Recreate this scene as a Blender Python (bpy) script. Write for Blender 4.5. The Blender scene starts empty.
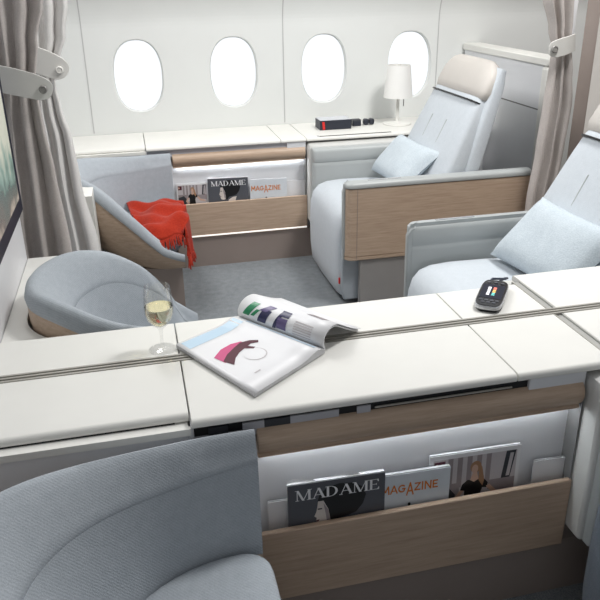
import bpy, bmesh, math, random
from mathutils import Vector, Matrix
random.seed(7)
S = bpy.context.scene
COL = S.collection

# ------------------------------------------------------------------ camera
PITCH, YAW, ROLL = math.radians(23.07), math.radians(12.96), math.radians(-0.869)
FWD = Vector((math.sin(YAW)*math.cos(PITCH), math.cos(YAW)*math.cos(PITCH), -math.sin(PITCH)))
R0 = Vector((math.cos(YAW), -math.sin(YAW), 0)); U0 = R0.cross(FWD)
RT = R0*math.cos(ROLL) + U0*math.sin(ROLL); UP = -R0*math.sin(ROLL) + U0*math.cos(ROLL)
cam_data = bpy.data.cameras.new('camera'); cam = bpy.data.objects.new('camera', cam_data); COL.objects.link(cam)
m = Matrix((RT, UP, -FWD)).transposed().to_4x4(); m.translation = (0, 0, 1.5)
cam.matrix_world = m
cam_data.sensor_width = 36.0; cam_data.lens = 711.0/600*36; cam_data.shift_y = -21.355/600
cam_data.clip_start = 0.02
S.camera = cam

# ------------------------------------------------------------------ world: bright daylight sky on the window side, dim cabin side
W = bpy.data.worlds.new('world'); S.world = W; W.use_nodes = True
wn, wl = W.node_tree.nodes, W.node_tree.links
for n in list(wn): wn.remove(n)
tc = wn.new('ShaderNodeTexCoord'); sx = wn.new('ShaderNodeSeparateXYZ')
mr = wn.new('ShaderNodeMapRange'); mr.inputs['From Min'].default_value = -0.3; mr.inputs['From Max'].default_value = 0.9
mr.inputs['To Min'].default_value = 0.30; mr.inputs['To Max'].default_value = 1.45
bg = wn.new('ShaderNodeBackground'); bg.inputs['Color'].default_value = (0.965, 0.98, 1.0, 1)
ow = wn.new('ShaderNodeOutputWorld')
wl.new(tc.outputs['Generated'], sx.inputs[0]); wl.new(sx.outputs['Y'], mr.inputs['Value'])
wl.new(mr.outputs['Result'], bg.inputs['Strength']); wl.new(bg.outputs[0], ow.inputs[0])

def area(name, loc, target, sx_, sy_, power, col=(1, 1, 1)):
    l = bpy.data.lights.new(name, 'AREA'); l.shape = 'RECTANGLE'; l.size = sx_; l.size_y = sy_; l.energy = power; l.color = col
    o = bpy.data.objects.new(name, l); COL.objects.link(o); o.location = loc
    o.rotation_euler = (Vector(target)-Vector(loc)).to_track_quat('-Z', 'Y').to_euler()
    return o
area('cabin_ceiling_light', (1.75, 2.05, 3.1), (0.95, 3.3, 0.8), 0.7, 0.5, 74, (1.0, 0.99, 0.97))  # unseen softbox as key, direction taken from the table lamp's wall shadow
area('window_side_ceiling_light', (-0.35, 3.2, 2.6), (1.5, 3.7, 0.75), 1.4, 0.6, 46, (1.0, 0.99, 0.975))  # fill added from the left to brighten the divider and seat backs

S.view_settings.view_transform = 'Standard'; S.view_settings.look = 'None'
S.view_settings.gamma = 1.0; S.view_settings.use_curve_mapping = False
S.view_settings.exposure = -0.28
S.cycles.transparent_max_bounces = 32

# ------------------------------------------------------------------ materials
def lin(c):
    c /= 255.0
    return c/12.92 if c <= 0.04045 else ((c+0.055)/1.055)**2.4
def rgb(r, g, b): return (lin(r), lin(g), lin(b), 1)
def base_mat(name):
    mt = bpy.data.materials.new(name); mt.use_nodes = True
    return mt, mt.node_tree.nodes, mt.node_tree.links, mt.node_tree.nodes['Principled BSDF']
def coords(n, l, scale=(1, 1, 1), rot=(0, 0, 0)):
    t = n.new('ShaderNodeTexCoord'); mp = n.new('ShaderNodeMapping')
    mp.inputs['Scale'].default_value = scale; mp.inputs['Rotation'].default_value = rot
    l.new(t.outputs['Object'], mp.inputs['Vector']); return mp
def plain(name, c, rough=0.5, metal=0.0, var=0.03, nscale=12, coat=0.0, spec=0.5):
    mt, n, l, p = base_mat(name)
    mp = coords(n, l); nz = n.new('ShaderNodeTexNoise'); nz.inputs['Scale'].default_value = nscale; nz.inputs['Detail'].default_value = 3
    rp = n.new('ShaderNodeValToRGB')
    rp.color_ramp.elements[0].position = 0.3; rp.color_ramp.elements[1].position = 0.7
    rp.color_ramp.elements[0].color = tuple(x*(1-var) for x in c[:3])+(1,); rp.color_ramp.elements[1].color = tuple(min(1, x*(1+var)) for x in c[:3])+(1,)
    l.new(mp.outputs[0], nz.inputs['Vector']); l.new(nz.outputs['Fac'], rp.inputs[0]); l.new(rp.outputs[0], p.inputs['Base Color'])
    p.inputs['Roughness'].default_value = rough; p.inputs['Metallic'].default_value = metal
    p.inputs['Coat Weight'].default_value = coat; p.inputs['Specular IOR Level'].default_value = spec
    return mt
def fabric(name, c1, c2, scale=420, bump=0.35, weave=False, rough=0.95, sheen=0.15):
    mt, n, l, p = base_mat(name)
    mp = coords(n, l)
    nz = n.new('ShaderNodeTexNoise'); nz.inputs['Scale'].default_value = scale; nz.inputs['Detail'].default_value = 2
    n2 = n.new('ShaderNodeTexNoise'); n2.inputs['Scale'].default_value = scale*0.12; n2.inputs['Detail'].default_value = 4
    l.new(mp.outputs[0], nz.inputs['Vector']); l.new(mp.outputs[0], n2.inputs['Vector'])
    nf = n.new('ShaderNodeMath'); nf.operation = 'MULTIPLY_ADD'; nf.inputs[1].default_value = 0.45; nf.inputs[2].default_value = 0.275; l.new(n2.outputs['Fac'], nf.inputs[0])
    ad = n.new('ShaderNodeMath'); ad.operation = 'ADD'; l.new(nz.outputs['Fac'], ad.inputs[0]); l.new(nf.outputs[0], ad.inputs[1])
    last = ad
    if weave:
        wv = n.new('ShaderNodeTexWave'); wv.inputs['Scale'].default_value = 75; wv.inputs['Distortion'].default_value = 1.2
        wv.inputs['Detail'].default_value = 1; wv.bands_direction = 'DIAGONAL'; l.new(mp.outputs[0], wv.inputs['Vector'])
        mu = n.new('ShaderNodeMath'); mu.operation = 'MULTIPLY_ADD'; mu.inputs[1].default_value = 0.2
        l.new(wv.outputs['Fac'], mu.inputs[0]); l.new(ad.outputs[0], mu.inputs[2]); last = mu
    rp = n.new('ShaderNodeValToRGB'); rp.color_ramp.elements[0].position = 0.35; rp.color_ramp.elements[1].position = 0.65
    hf = n.new('ShaderNodeMath'); hf.operation = 'MULTIPLY'; hf.inputs[1].default_value = 0.5 if not weave else 0.43
    l.new(last.outputs[0], hf.inputs[0]); l.new(hf.outputs[0], rp.inputs[0])
    rp.color_ramp.elements[0].color = c1; rp.color_ramp.elements[1].color = c2
    l.new(rp.outputs[0], p.inputs['Base Color'])
    bp = n.new('ShaderNodeBump'); bp.inputs['Strength'].default_value = bump; bp.inputs['Distance'].default_value = 0.002
    l.new(last.outputs[0], bp.inputs['Height']); l.new(bp.outputs[0], p.inputs['Normal'])
    p.inputs['Roughness'].default_value = rough; p.inputs['Sheen Weight'].default_value = sheen; p.inputs['Specular IOR Level'].default_value = 0.2
    return mt
def wood(name, c1, c2, rough=0.45):
    mt, n, l, p = base_mat(name)
    mp = coords(n, l, (3, 28, 45)); nz = n.new('ShaderNodeTexNoise'); nz.inputs['Scale'].default_value = 2.2; nz.inputs['Detail'].default_value = 8; nz.inputs['Roughness'].default_value = 0.65
    mp2 = coords(n, l, (14, 260, 320)); n2 = n.new('ShaderNodeTexNoise'); n2.inputs['Scale'].default_value = 1.5; n2.inputs['Detail'].default_value = 2
    l.new(mp.outputs[0], nz.inputs['Vector']); l.new(mp2.outputs[0], n2.inputs['Vector'])
    mx = n.new('ShaderNodeMath'); mx.operation = 'MULTIPLY_ADD'; mx.inputs[1].default_value = 0.35
    l.new(n2.outputs['Fac'], mx.inputs[0]); l.new(nz.outputs['Fac'], mx.inputs[2])
    rp = n.new('ShaderNodeValToRGB'); rp.color_ramp.elements[0].position = 0.45; rp.color_ramp.elements[1].position = 0.9
    rp.color_ramp.elements[0].color = c1; rp.color_ramp.elements[1].color = c2
    l.new(mx.outputs[0], rp.inputs[0]); l.new(rp.outputs[0], p.inputs['Base Color']); p.inputs['Roughness'].default_value = rough
    bp = n.new('ShaderNodeBump'); bp.inputs['Strength'].default_value = 0.08; bp.inputs['Distance'].default_value = 0.001
    l.new(mx.outputs[0], bp.inputs['Height']); l.new(bp.outputs[0], p.inputs['Normal'])
    return mt
def emit(name, c, s):
    mt, n, l, p = base_mat(name)
    p.inputs['Base Color'].default_value = c; p.inputs['Emission Color'].default_value = c; p.inputs['Emission Strength'].default_value = s
    return mt
def glass_thin(name, tint=(1, 1, 1, 1), gloss=0.06):
    mt = bpy.data.materials.new(name); mt.use_nodes = True; n, l = mt.node_tree.nodes, mt.node_tree.links
    n.remove(n['Principled BSDF'])
    t = n.new('ShaderNodeBsdfTransparent'); t.inputs[0].default_value = tint
    g = n.new('ShaderNodeBsdfGlossy'); g.inputs['Roughness'].default_value = 0.03
    lw = n.new('ShaderNodeLayerWeight'); lw.inputs['Blend'].default_value = 0.25
    mm = n.new('ShaderNodeMath'); mm.operation = 'MULTIPLY_ADD'; mm.inputs[1].default_value = 0.28; mm.inputs[2].default_value = gloss
    l.new(lw.outputs['Fresnel'], mm.inputs[0])
    mx = n.new('ShaderNodeMixShader'); l.new(mm.outputs[0], mx.inputs[0]); l.new(t.outputs[0], mx.inputs[1]); l.new(g.outputs[0], mx.inputs[2])
    l.new(mx.outputs[0], n['Material Output'].inputs['Surface'])
    return mt

def liquid(name, c):
    mt, n, l, p = base_mat(name)
    p.inputs['Base Color'].default_value = c; p.inputs['Transmission Weight'].default_value = 1.0; p.inputs['IOR'].default_value = 1.2; p.inputs['Roughness'].default_value = 0.02
    return mt
M = dict(
    white=plain('white_lacquer', rgb(228, 227, 222), 0.5, var=0.012, spec=0.35),
    wall=plain('wall_panel', rgb(224, 226, 224), 0.6, var=0.012, nscale=4),
    panel=plain('satin_white_panel', rgb(222, 223, 226), 0.45, var=0.01),
    trimgrey=plain('grey_trim', rgb(188, 188, 188), 0.5),
    seam=plain('seam_shadow_gap', rgb(120, 120, 120), 0.7),
    postgrey=plain('post_grey', rgb(204, 204, 201), 0.45, var=0.01),
    lilac=plain('grey_recess', rgb(178, 178, 184), 0.5),
    black=plain('black_slot', rgb(18, 18, 20), 0.6),
    darkbits=plain('dark_mechanism', rgb(52, 54, 60), 0.5),
    metal=plain('brushed_rail', rgb(168, 165, 158), 0.42, metal=0.2),
    metal2=plain('channel_metal', rgb(178, 178, 174), 0.4, metal=0.25),
    oak=wood('light_oak', rgb(173, 149, 128), rgb(199, 176, 155)),
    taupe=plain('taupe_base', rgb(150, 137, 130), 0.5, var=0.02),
    carpet=fabric('carpet', rgb(98, 103, 107), rgb(150, 155, 159), 260, 0.7),
    blue=fabric('blue_grey_wool', rgb(158, 165, 172), rgb(184, 190, 196), 420, 0.4, True),
    seat=fabric('pale_blue_seat', rgb(189, 196, 202), rgb(204, 210, 216), 380, 0.3),
    slate=fabric('slate_fabric', rgb(104, 113, 124), rgb(126, 135, 146), 420, 0.4),  # darker copy of the seat fabric, shade on the nearest seat put into colour
    pillow=fabric('pillow_fabric', rgb(178, 189, 197), rgb(202, 211, 217), 200, 0.5),
    cream=plain('cream_leather', rgb(199, 194, 188), 0.55, var=0.015),
    leather=plain('grey_leather', rgb(174, 178, 178), 0.42, var=0.015),
    cap=plain('grey_cap', rgb(168, 172, 172), 0.4),
    pedestal=plain('pedestal_grey', rgb(150, 147, 145), 0.5),
    piping=plain('piping', rgb(104, 114, 128), 0.8),
    curtain=fabric('taupe_curtain', rgb(178, 171, 167), rgb(196, 189, 185), 260, 0.3),
    curtainw=fabric('pale_curtain', rgb(220, 218, 215), rgb(232, 230, 228), 260, 0.3),
    strap=plain('strap_leather', rgb(206, 205, 201), 0.5),
    button=plain('button_grey', rgb(135, 133, 130), 0.4),
    red=fabric('red_wool', rgb(146, 34, 18), rgb(176, 52, 30), 160, 0.7),
    navy=plain('screen_bezel', rgb(18, 22, 42), 0.5, spec=0.3),
    dark=plain('dark_box', rgb(38, 42, 54), 0.45),
    darkred=plain('red_ribbon', rgb(215, 40, 36), 0.5),
    boxtop=plain('box_lid_top', rgb(205, 208, 214), 0.25),
    paper=plain('paper', rgb(232, 232, 234), 0.4, var=0.01),
    pages=plain('page_edges', rgb(205, 205, 208), 0.6, var=0.08, nscale=60),
    coverdark=plain('cover_charcoal', rgb(84, 86, 93), 0.3),
    ink=plain('black_ink', rgb(16, 16, 19), 0.35),
    skin=plain('printed_skin', rgb(214, 205, 198), 0.35),
    skin2=plain('printed_skin_tone', rgb(205, 170, 150), 0.35),
    hairb=plain('printed_blonde', rgb(168, 128, 96), 0.35),
    letter=plain('white_lettering', rgb(238, 238, 240), 0.35),
    orange=plain('orange_lettering', rgb(214, 122, 40), 0.4),
    coverpale=plain('cover_pale', rgb(214, 220, 226), 0.3, var=0.05, nscale=15),
    covergrey=plain('printed_grey', rgb(150, 140, 142), 0.35, var=0.1),
    covergrey2=plain('printed_light_grey', rgb(196, 190, 192), 0.35),
    pblue=plain('printed_pale_blue', rgb(190, 214, 232), 0.35),
    pink=plain('printed_magenta', rgb(205, 80, 130), 0.35),
    maroon=plain('printed_maroon', rgb(80, 22, 40), 0.35),
    green=plain('printed_green', rgb(32, 132, 88), 0.35),
    pnavy=plain('printed_navy', rgb(34, 36, 78), 0.35),
    purple=plain('printed_purple', rgb(96, 84, 128), 0.35),
    phone=plain('phone_black', rgb(22, 23, 28), 0.25),
    chrome=plain('phone_silver', rgb(190, 192, 196), 0.25, metal=0.6),
    keys=plain('phone_keys', rgb(78, 80, 88), 0.35),
    cable=plain('cable', rgb(62, 68, 84), 0.5),
    shade=plain('lamp_shade', rgb(238, 237, 234), 0.8, var=0.005),
    led=emit('led_strip', (0.9, 0.96, 1, 1), 15.0),
    ledwarm=emit('led_strip_soft', (1, 0.98, 0.94, 1), 0.75),
    glass=glass_thin('clear_glass', (0.985, 0.985, 0.985, 1), 0.04),
    pane=glass_thin('window_pane', (0.98, 0.99, 1, 1), 0.02),
    wine=liquid('white_wine', (1.0, 0.93, 0.62, 1)),
    dot_w=emit('screen_white', (0.85, 0.85, 0.9, 1), 0.7),
    dot_r=emit('screen_red', (0.9, 0.2, 0.15, 1), 0.6),
    dot_g=emit('screen_teal', (0.15, 0.6, 0.55, 1), 0.6),
    dot_o=emit('screen_orange', (0.9, 0.55, 0.15, 1), 0.6),
)
def screen_material():
    mt, n, l, p = base_mat('television_picture')
    mp = coords(n, l, (1, 1, 1)); nz = n.new('ShaderNodeTexNoise'); nz.inputs['Scale'].default_value = 11.0; nz.inputs['Detail'].default_value = 7
    sp = n.new('ShaderNodeSeparateXYZ'); t = n.new('ShaderNodeTexCoord'); l.new(t.outputs['Object'], sp.inputs[0])
    l.new(mp.outputs[0], nz.inputs['Vector'])
    ad = n.new('ShaderNodeMath'); ad.operation = 'MULTIPLY_ADD'; ad.inputs[1].default_value = 1.9; l.new(sp.outputs['Z'], ad.inputs[0]); 
    sc = n.new('ShaderNodeMath'); sc.operation = 'MULTIPLY'; sc.inputs[1].default_value = 0.45; l.new(nz.outputs['Fac'], sc.inputs[0]); l.new(sc.outputs[0], ad.inputs[2])
    rp = n.new('ShaderNodeValToRGB'); cr = rp.color_ramp
    cr.elements[0].position = 0.26; cr.elements[0].color = rgb(190, 178, 164)
    cr.elements[1].position = 1.0; cr.elements[1].color = rgb(214, 212, 200)
    for pos, c in ((0.36, rgb(112, 110, 104)), (0.46, rgb(88, 104, 100)), (0.56, rgb(132, 158, 148)), (0.68, rgb(204, 206, 190))):
        e = cr.elements.new(pos); e.color = c
    l.new(ad.outputs[0], rp.inputs[0]); l.new(rp.outputs[0], p.inputs['Base Color']); l.new(rp.outputs[0], p.inputs['Emission Color'])
    p.inputs['Emission Strength'].default_value = 0.35; p.inputs['Roughness'].default_value = 0.25
    return mt
M['tv'] = screen_material()

# ------------------------------------------------------------------ mesh helpers
class MB:
    """collects faces in world coordinates; build() links them as one mesh object"""
    def __init__(s): s.v = []; s.f = []; s.mi = []; s.mats = []
    def mat(s, mt):
        if mt not in s.mats: s.mats.append(mt)
        return s.mats.index(mt)
    def add(s, vs, fs, mt):
        o = len(s.v); k = s.mat(mt); s.v += [tuple(x) for x in vs]
        for f in fs: s.f.append([o+i for i in f]); s.mi.append(k)
        return s
    def box(s, x0, x1, y0, y1, z0, z1, mt):
        return s.add([(x0, y0, z0), (x1, y0, z0), (x1, y1, z0), (x0, y1, z0), (x0, y0, z1), (x1, y0, z1), (x1, y1, z1), (x0, y1, z1)],
                     [(0, 3, 2, 1), (4, 5, 6, 7), (0, 1, 5, 4), (1, 2, 6, 5), (2, 3, 7, 6), (3, 0, 4, 7)], mt)
    def loft(s, rings, mt, closed=True, cap=True):
        n = len(rings[0]); vs = [p for r in rings for p in r]; fs = []
        for i in range(len(rings)-1):
            for j in range(n if closed else n-1):
                a, b = i*n+j, i*n+(j+1) % n; fs.append((a, b, b+n, a+n))
        if cap and closed: fs.append(tuple(range(n-1, -1, -1))); fs.append(tuple((len(rings)-1)*n+j for j in range(n)))
        return s.add(vs, fs, mt)
    def prism(s, poly, fn, a, b, mt):
        """poly of 2-D points; fn(p, q, t) gives the 3-D point; extruded t = a..b"""
        return s.loft([[fn(p, q, a) for p, q in poly], [fn(p, q, b) for p, q in poly]], mt)
    def lathe(s, prof, c, mt, n=28, cap=False):
        rings = [[(c[0]+r*math.cos(2*math.pi*k/n), c[1]+r*math.sin(2*math.pi*k/n), c[2]+z) for k in range(n)] for r, z in prof]
        return s.loft(rings, mt, True, cap)
    def tube(s, path, r, mt, n=8):
        path = [Vector(p) for p in path]; rings = []
        for i, p in enumerate(path):
            t = (path[min(i+1, len(path)-1)]-path[max(i-1, 0)]).normalized()
            a = t.orthogonal().normalized() if i == 0 else (a - t*a.dot(t)).normalized()
            b = t.cross(a); rr = r[i] if isinstance(r, (list, tuple)) else r
            rings.append([tuple(p+a*rr*math.cos(2*math.pi*k/n)+b*rr*math.sin(2*math.pi*k/n)) for k in range(n)])
        return s.loft(rings, mt)
    def build(s, name, parent=None, smooth=40, bevel=0, seg=2, solid=0, subsurf=0, fix=True):
        me = bpy.data.meshes.new(name); base = Vector((0, 0, 0)); q = parent
        while q is not None: base += q.location; q = q.parent
        me.from_pydata([tuple(Vector(p)-base) for p in s.v], [], s.f); 
        for mt in s.mats: me.materials.append(mt)
        for p, k in zip(me.polygons, s.mi): p.material_index = k
        if fix:
            bm = bmesh.new(); bm.from_mesh(me); bmesh.ops.remove_doubles(bm, verts=bm.verts, dist=1e-6)
            bmesh.ops.recalc_face_normals(bm, faces=bm.faces); bm.to_mesh(me); bm.free()
        if smooth:
            me.shade_smooth(); me.set_sharp_from_angle(angle=math.radians(smooth))
        o = bpy.data.objects.new(name, me); COL.objects.link(o)
        if parent is not None: o.parent = parent
        if solid: md = o.modifiers.new('thickness', 'SOLIDIFY'); md.thickness = solid; md.offset = 0
        if bevel:
            md = o.modifiers.new('bevel', 'BEVEL'); md.width = bevel; md.segments = seg; md.limit_method = 'ANGLE'; md.angle_limit = math.radians(50)
            md.harden_normals = False
        if subsurf: md = o.modifiers.new('subsurf', 'SUBSURF'); md.levels = subsurf; md.render_levels = subsurf
        return o
def tag(o, label, cat, group=None, kind=None):
    if label: o['label'] = label
    if cat: o['category'] = cat
    if group: o['group'] = group
    if kind: o['kind'] = kind
    return o
def thing(name, loc, label, cat, group=None):
    o = bpy.data.objects.new(name, None); COL.objects.link(o); o.location = loc; o.empty_display_size = 0.05
    return tag(o, label, cat, group)
def struct(o): o['kind'] = 'structure'; return o
def lerp(pts, x):
    if x <= pts[0][0]: return pts[0][1]
    for (a, b), (c, d) in zip(pts, pts[1:]):
        if x <= c:
            t = (x-a)/(c-a); return b+(d-b)*t
    return pts[-1][1]
def sm(t): t = max(0, min(1, t)); return t*t*(3-2*t)
def superell(a, b, n, e=3.0):
    out = []
    for k in range(n):
        t = 2*math.pi*k/n; c, s_ = math.cos(t), math.sin(t)
        out.append((a*math.copysign(abs(c)**(2/e), c), b*math.copysign(abs(s_)**(2/e), s_)))
    return out

# ================================================================== SETTING
WALL_Y = 4.16
struct(MB().box(-2.2, 3.4, -1.2, 4.3, -0.05, 0.0, M['carpet']).build('floor', smooth=0))

# window wall with four rounded openings, curving inwards above
WIN = [(0.057, 1.0), (0.590, 0.999), (1.121, 0.998), (1.652, 0.998)]
HW, HH = 0.137, 0.196
def wallpt(x, z):
    d = max(0, z-1.26)
    return (x, WALL_Y - 2.4*d*d/(1+1.6*d), z)
w = MB()
xs = [-2.2] + [(-0.2095 if i == 0 else (WIN[i-1][0]+WIN[i][0])/2) for i in range(4)] + [1.919, 3.4]
z0, z1 = 0.74, 1.26
for i, (cx, cz) in enumerate(WIN):
    xa, xb = xs[i+1], xs[i+2]
    N = 64; ell = superell(HW, HH, N, 2.35); inner = []; outer = []
    for (ex, ez) in ell:
        inner.append((cx+ex, WALL_Y, cz+ez))
        sc = min(((xb-cx) if ex > 0 else (cx-xa))/max(abs(ex), 1e-6), ((z1-cz) if ez > 0 else (cz-z0))/max(abs(ez), 1e-6))
        outer.append([cx+ex*sc, WALL_Y, cz+ez*sc])
    for (qx, qz) in ((xa, z0), (xa, z1), (xb, z0), (xb, z1)):
        k = min(range(N), key=lambda k: (outer[k][0]-qx)**2+(outer[k][2]-qz)**2); outer[k] = [qx, WALL_Y, qz]
    for p in outer: p[1] = wallpt(0, p[2])[1]
    w.loft([inner, [tuple(p) for p in outer]], M['wall'], True, False)
for xa, xb in ((xs[0], xs[1]), (xs[5], xs[6])):
    w.add([(xa, WALL_Y, z0), (xb, WALL_Y, z0), wallpt(xb, z1), wallpt(xa, z1)], [(0, 1, 2, 3)], M['wall'])
w.add([(xs[0], WALL_Y, 0), (xs[-1], WALL_Y, 0), (xs[-1], WALL_Y, z0), (xs[0], WALL_Y, z0)], [(0, 1, 2, 3)], M['wall'])
zz = [z1+0.02*k for k in range(32)]
w.loft([[wallpt(xs[0], z), wallpt(xs[-1], z)] for z in zz], M['wall'], False, False)
struct(w.build('wall_far', smooth=0))
for i, xw in enumerate((-0.217, 0.879, 1.825)):
    t = MB(); zs = [0.70]+[1.26+0.02*k for k in range(19)]
    t.loft([[(xw-0.003, wallpt(0, z)[1]-0.0015, z), (xw+0.003, wallpt(0, z)[1]-0.0015, z), (xw+0.003, wallpt(0, z)[1]+0.01, z), (xw-0.003, wallpt(0, z)[1]+0.01, z)] for z in zs], M['trimgrey'])
    struct(t.build('trim_%d' % (i+1)))
for i, (cx, cz) in enumerate(WIN):
    r = thing('window_%d' % (i+1), (cx, WALL_Y, cz), None, None); struct(r)
    fr = MB(); rings = []
    for dy, k in ((-0.0005, 1.012), (0.0, 1.0), (0.008, 0.99), (0.022, 0.965), (0.024, 0.94)):
        rings.append([(cx+a*k, WALL_Y+dy, cz+b*(1-(1-k)*0.68)) for a, b in superell(HW, HH, 64, 2.35)])
    fr.loft(rings, M['wall'], True, False); struct(fr.build('window_frame', r, smooth=60))
    pn = MB(); pn.loft([[(cx+a*0.95, WALL_Y+y, cz+b*0.967) for a, b in superell(HW, HH, 64, 2.35)] for y in (0.0225, 0.0255)], M['pane'])
    struct(pn.build('window_pane', r))
# forward bulkhead beside the middle suite (carries the television) and aft bulkhead behind the aisle
struct(MB().box(-0.47, -0.40, 1.10, 2.43, 0.0, 1.75, M['panel']).build('wall_left', bevel=0.006))
struct(MB().box(3.0, 3.1, -1.0, 4.16, 0.0, 1.9, M['taupe']).build('wall_right'))

# ================================================================== CONSOLES
def lid_profile(yf, yb, sgn, zt=0.69, th=0.019, r=0.012):
    """profile in (y, z): rounded front edge at yf, back at yb"""
    p = [(yb, zt-th), (yb, zt)]
    for k in range(6):
        a = math.pi/2*k/5; p.append((yf+sgn*(r-r*math.sin(a)), zt-r+r*math.cos(a)))
    p.append((yf, zt-th+0.004)); p.append((yf+sgn*0.003, zt-th)); return p
def xp(y, z, x): return (x, y, z)
def lid(root, x0, x1, yf, yb, sgn, mt='white', zt=0.69):
    b = MB(); b.prism(lid_profile(yf, yb, sgn, zt), xp, x0, x1, M[mt]); return b.build('lid', root, smooth=35, bevel=0.0012, seg=1)
def front_unit(root, yf, strip, xe=0.945, ztop=0.6705):
    """magazine pocket side of a console, face at yf, body on the +Y side"""
    b = MB()
    b.box(0.056, 0.80, yf+0.016, yf+0.05, 0.642, ztop, M['lilac' if strip else 'black'])
    b.build('slot', root, smooth=0)
    b = MB(); b.box(0.05, 0.80, yf+0.010, yf+0.06, 0.630, 0.6425, M['lilac']); b.box(0.80, xe-0.003, yf+0.008, yf+0.06, 0.60, ztop, M['panel']); b.box(0.044, 0.056, yf+0.012, yf+0.06, 0.630, ztop, M['panel'])
    b.build('slot_surround', root, bevel=0.002)
    b = MB()
    for x0, x1, mt in ((0.085, 0.125, 'darkbits'), (0.155, 0.20, 'lilac'), (0.20, 0.255, 'darkbits'), (0.255, 0.36, 'lilac'), (0.40, 0.43, 'lilac')):
        b.box(x0, x1, yf+0.012, yf+0.0158, 0.643, ztop-0.010, M[mt])
    b.tube([(0.44, yf+0.0135, 0.652), (0.76, yf+0.0135, 0.652)], 0.0025, M['metal'])
    b.build('slot_mechanism', root, smooth=0) if not strip else None
    # rounded oak rail
    prof = [(yf+0.05, 0.577), (yf+0.004, 0.573)]
    for k in range(9):
        a = math.radians(-60+150*k/8); prof.append((yf+0.030-0.036*math.cos(a), 0.6125+0.036*math.sin(a)))
    prof.append((yf+0.05, 0.645))
    b = MB(); b.prism(prof, xp, 0.182, xe-0.007, M['oak']); b.build('wood_rail', root, smooth=50, bevel=0.003)
    b = MB(); b.box(0.17, xe, yf+0.05, yf+0.062, 0.17, 0.60, M['panel']); b.build('back_panel', root, smooth=0)
    b = MB(); b.box(xe-0.004, xe-0.001, yf+0.006, yf+0.05, 0.36, 0.60, M['seam']); b.build('panel_gap', root, smooth=0)
    b = MB(); b.box(0.20, xe-0.015, yf+0.034, yf+0.048, 0.570, 0.5775, M['led']); o = b.build('light_strip', root, smooth=0); o['label'] = 'white light strip under the oak rail'
    b = MB(); b.box(0.17, xe, yf+0.0, yf+0.014, 0.171 if not strip else 0.189, 0.370, M['oak']); b.box(0.17, xe, yf+0.014, yf+0.05, 0.171, 0.185, M['oak']); b.build('pocket_front', root, bevel=0.0025)
    b = MB(); b.box(0.12, 1.20, yf+0.016, yf+0.06, 0.0, 0.170, M['taupe']); b.build('base_panel', root, smooth=0)
    if strip:
        b = MB(); b.box(0.20, xe-0.003, yf-0.001, yf+0.012, 0.1815, 0.1885, M['ledwarm']); o = b.build('lower_light_strip', root, smooth=0); o['label'] = 'soft light strip below the pocket'
    # plain panel behind the ottoman
    b = MB(); b.box(-1.2, 0.044, yf+0.012, yf+0.06, 0.0, 0.655, M['panel']); b.box(0.044, 0.17, yf+0.012, yf+0.06, 0.0, 0.630, M['panel'])
    b.build('side_panel', root, bevel=0.002)
    b = MB(); b.box(-1.2, 0.05, yf+0.004, yf+0.045, 0.655, 0.6705, M['white']); b.box(-1.2, 0.02, yf+0.0285, yf+0.045, 0.6705, 0.6745, M['black']); b.build('ledge_strip', root, smooth=0)

wc = thing('side_console', (0.5, 3.95, 0), 'long white console with an oak magazine pocket beneath the cabin windows', 'console', 'white suite consoles')
for x0, x1 in ((-1.2, 0.049), (0.052, 0.764), (0.767, 0.905), (0.908, 2.0)):
    lid(wc, x0, x1, 3.735+0.026*(x0 < 0), 4.158, 1)
front_unit(wc, 3.735, True, 0.908)
b = MB(); b.box(-1.2, 2.0, 3.80, 4.15, 0.0, 0.66, M['panel']); b.build('cabinet_body', wc, smooth=0)
b = MB(); b.box(0.985, 1.40, 3.748, 3.765, 0.6900, 0.6906, M['black']); b.box(0.975, 0.985, 3.745, 3.775, 0.69, 0.693, M['trimgrey']); b.build('table_slot', wc, smooth=0)

cc = thing('side_console', (0.5, 1.46, 0), 'long white double console in the foreground with a metal rail along its top', 'console', 'white suite consoles')
for x0, x1 in ((-1.2, 0.049), (0.052, 0.764), (0.767, 1.003), (1.031, 2.3)):
    lid(cc, x0, x1, 1.205+0.028*(x0 < 0), 1.456, 1)
for x0, x1 in ((-1.2, 0.049), (0.052, 0.764), (0.767, 1.003), (1.031, 2.3)):
    lid(cc, x0, x1, 1.664 if x0 < 1 else 1.722, 1.489, -1)
front_unit(cc, 1.205, False)
b = MB(); b.box(-1.2, 2.3, 1.457, 1.488, 0.64, 0.6875, M['metal'])
for y0, y1 in ((1.457, 1.463), (1.470, 1.476), (1.482, 1.488)): b.box(-1.2, 2.3, y0, y1, 0.6875, 0.6915, M['metal'])
b.build('partition_rail', cc, smooth=0)
for y0, y1 in ((1.212, 1.4565), (1.4885, 1.675)):
    b = MB(); b.box(1.004, 1.030, y0, y1, 0.66, 0.685, M['metal2'])
    b.box(1.004, 1.0075, y0, y1, 0.685, 0.6895, M['metal']); b.box(1.0265, 1.030, y0, y1, 0.685, 0.6895, M['metal2'])
    b.build('cross_channel', cc, smooth=0)
b = MB(); b.box(-1.2, 2.3, 1.27, 1.65, 0.0, 0.66, M['panel']); b.build('cabinet_body', cc, smooth=0)

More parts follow.
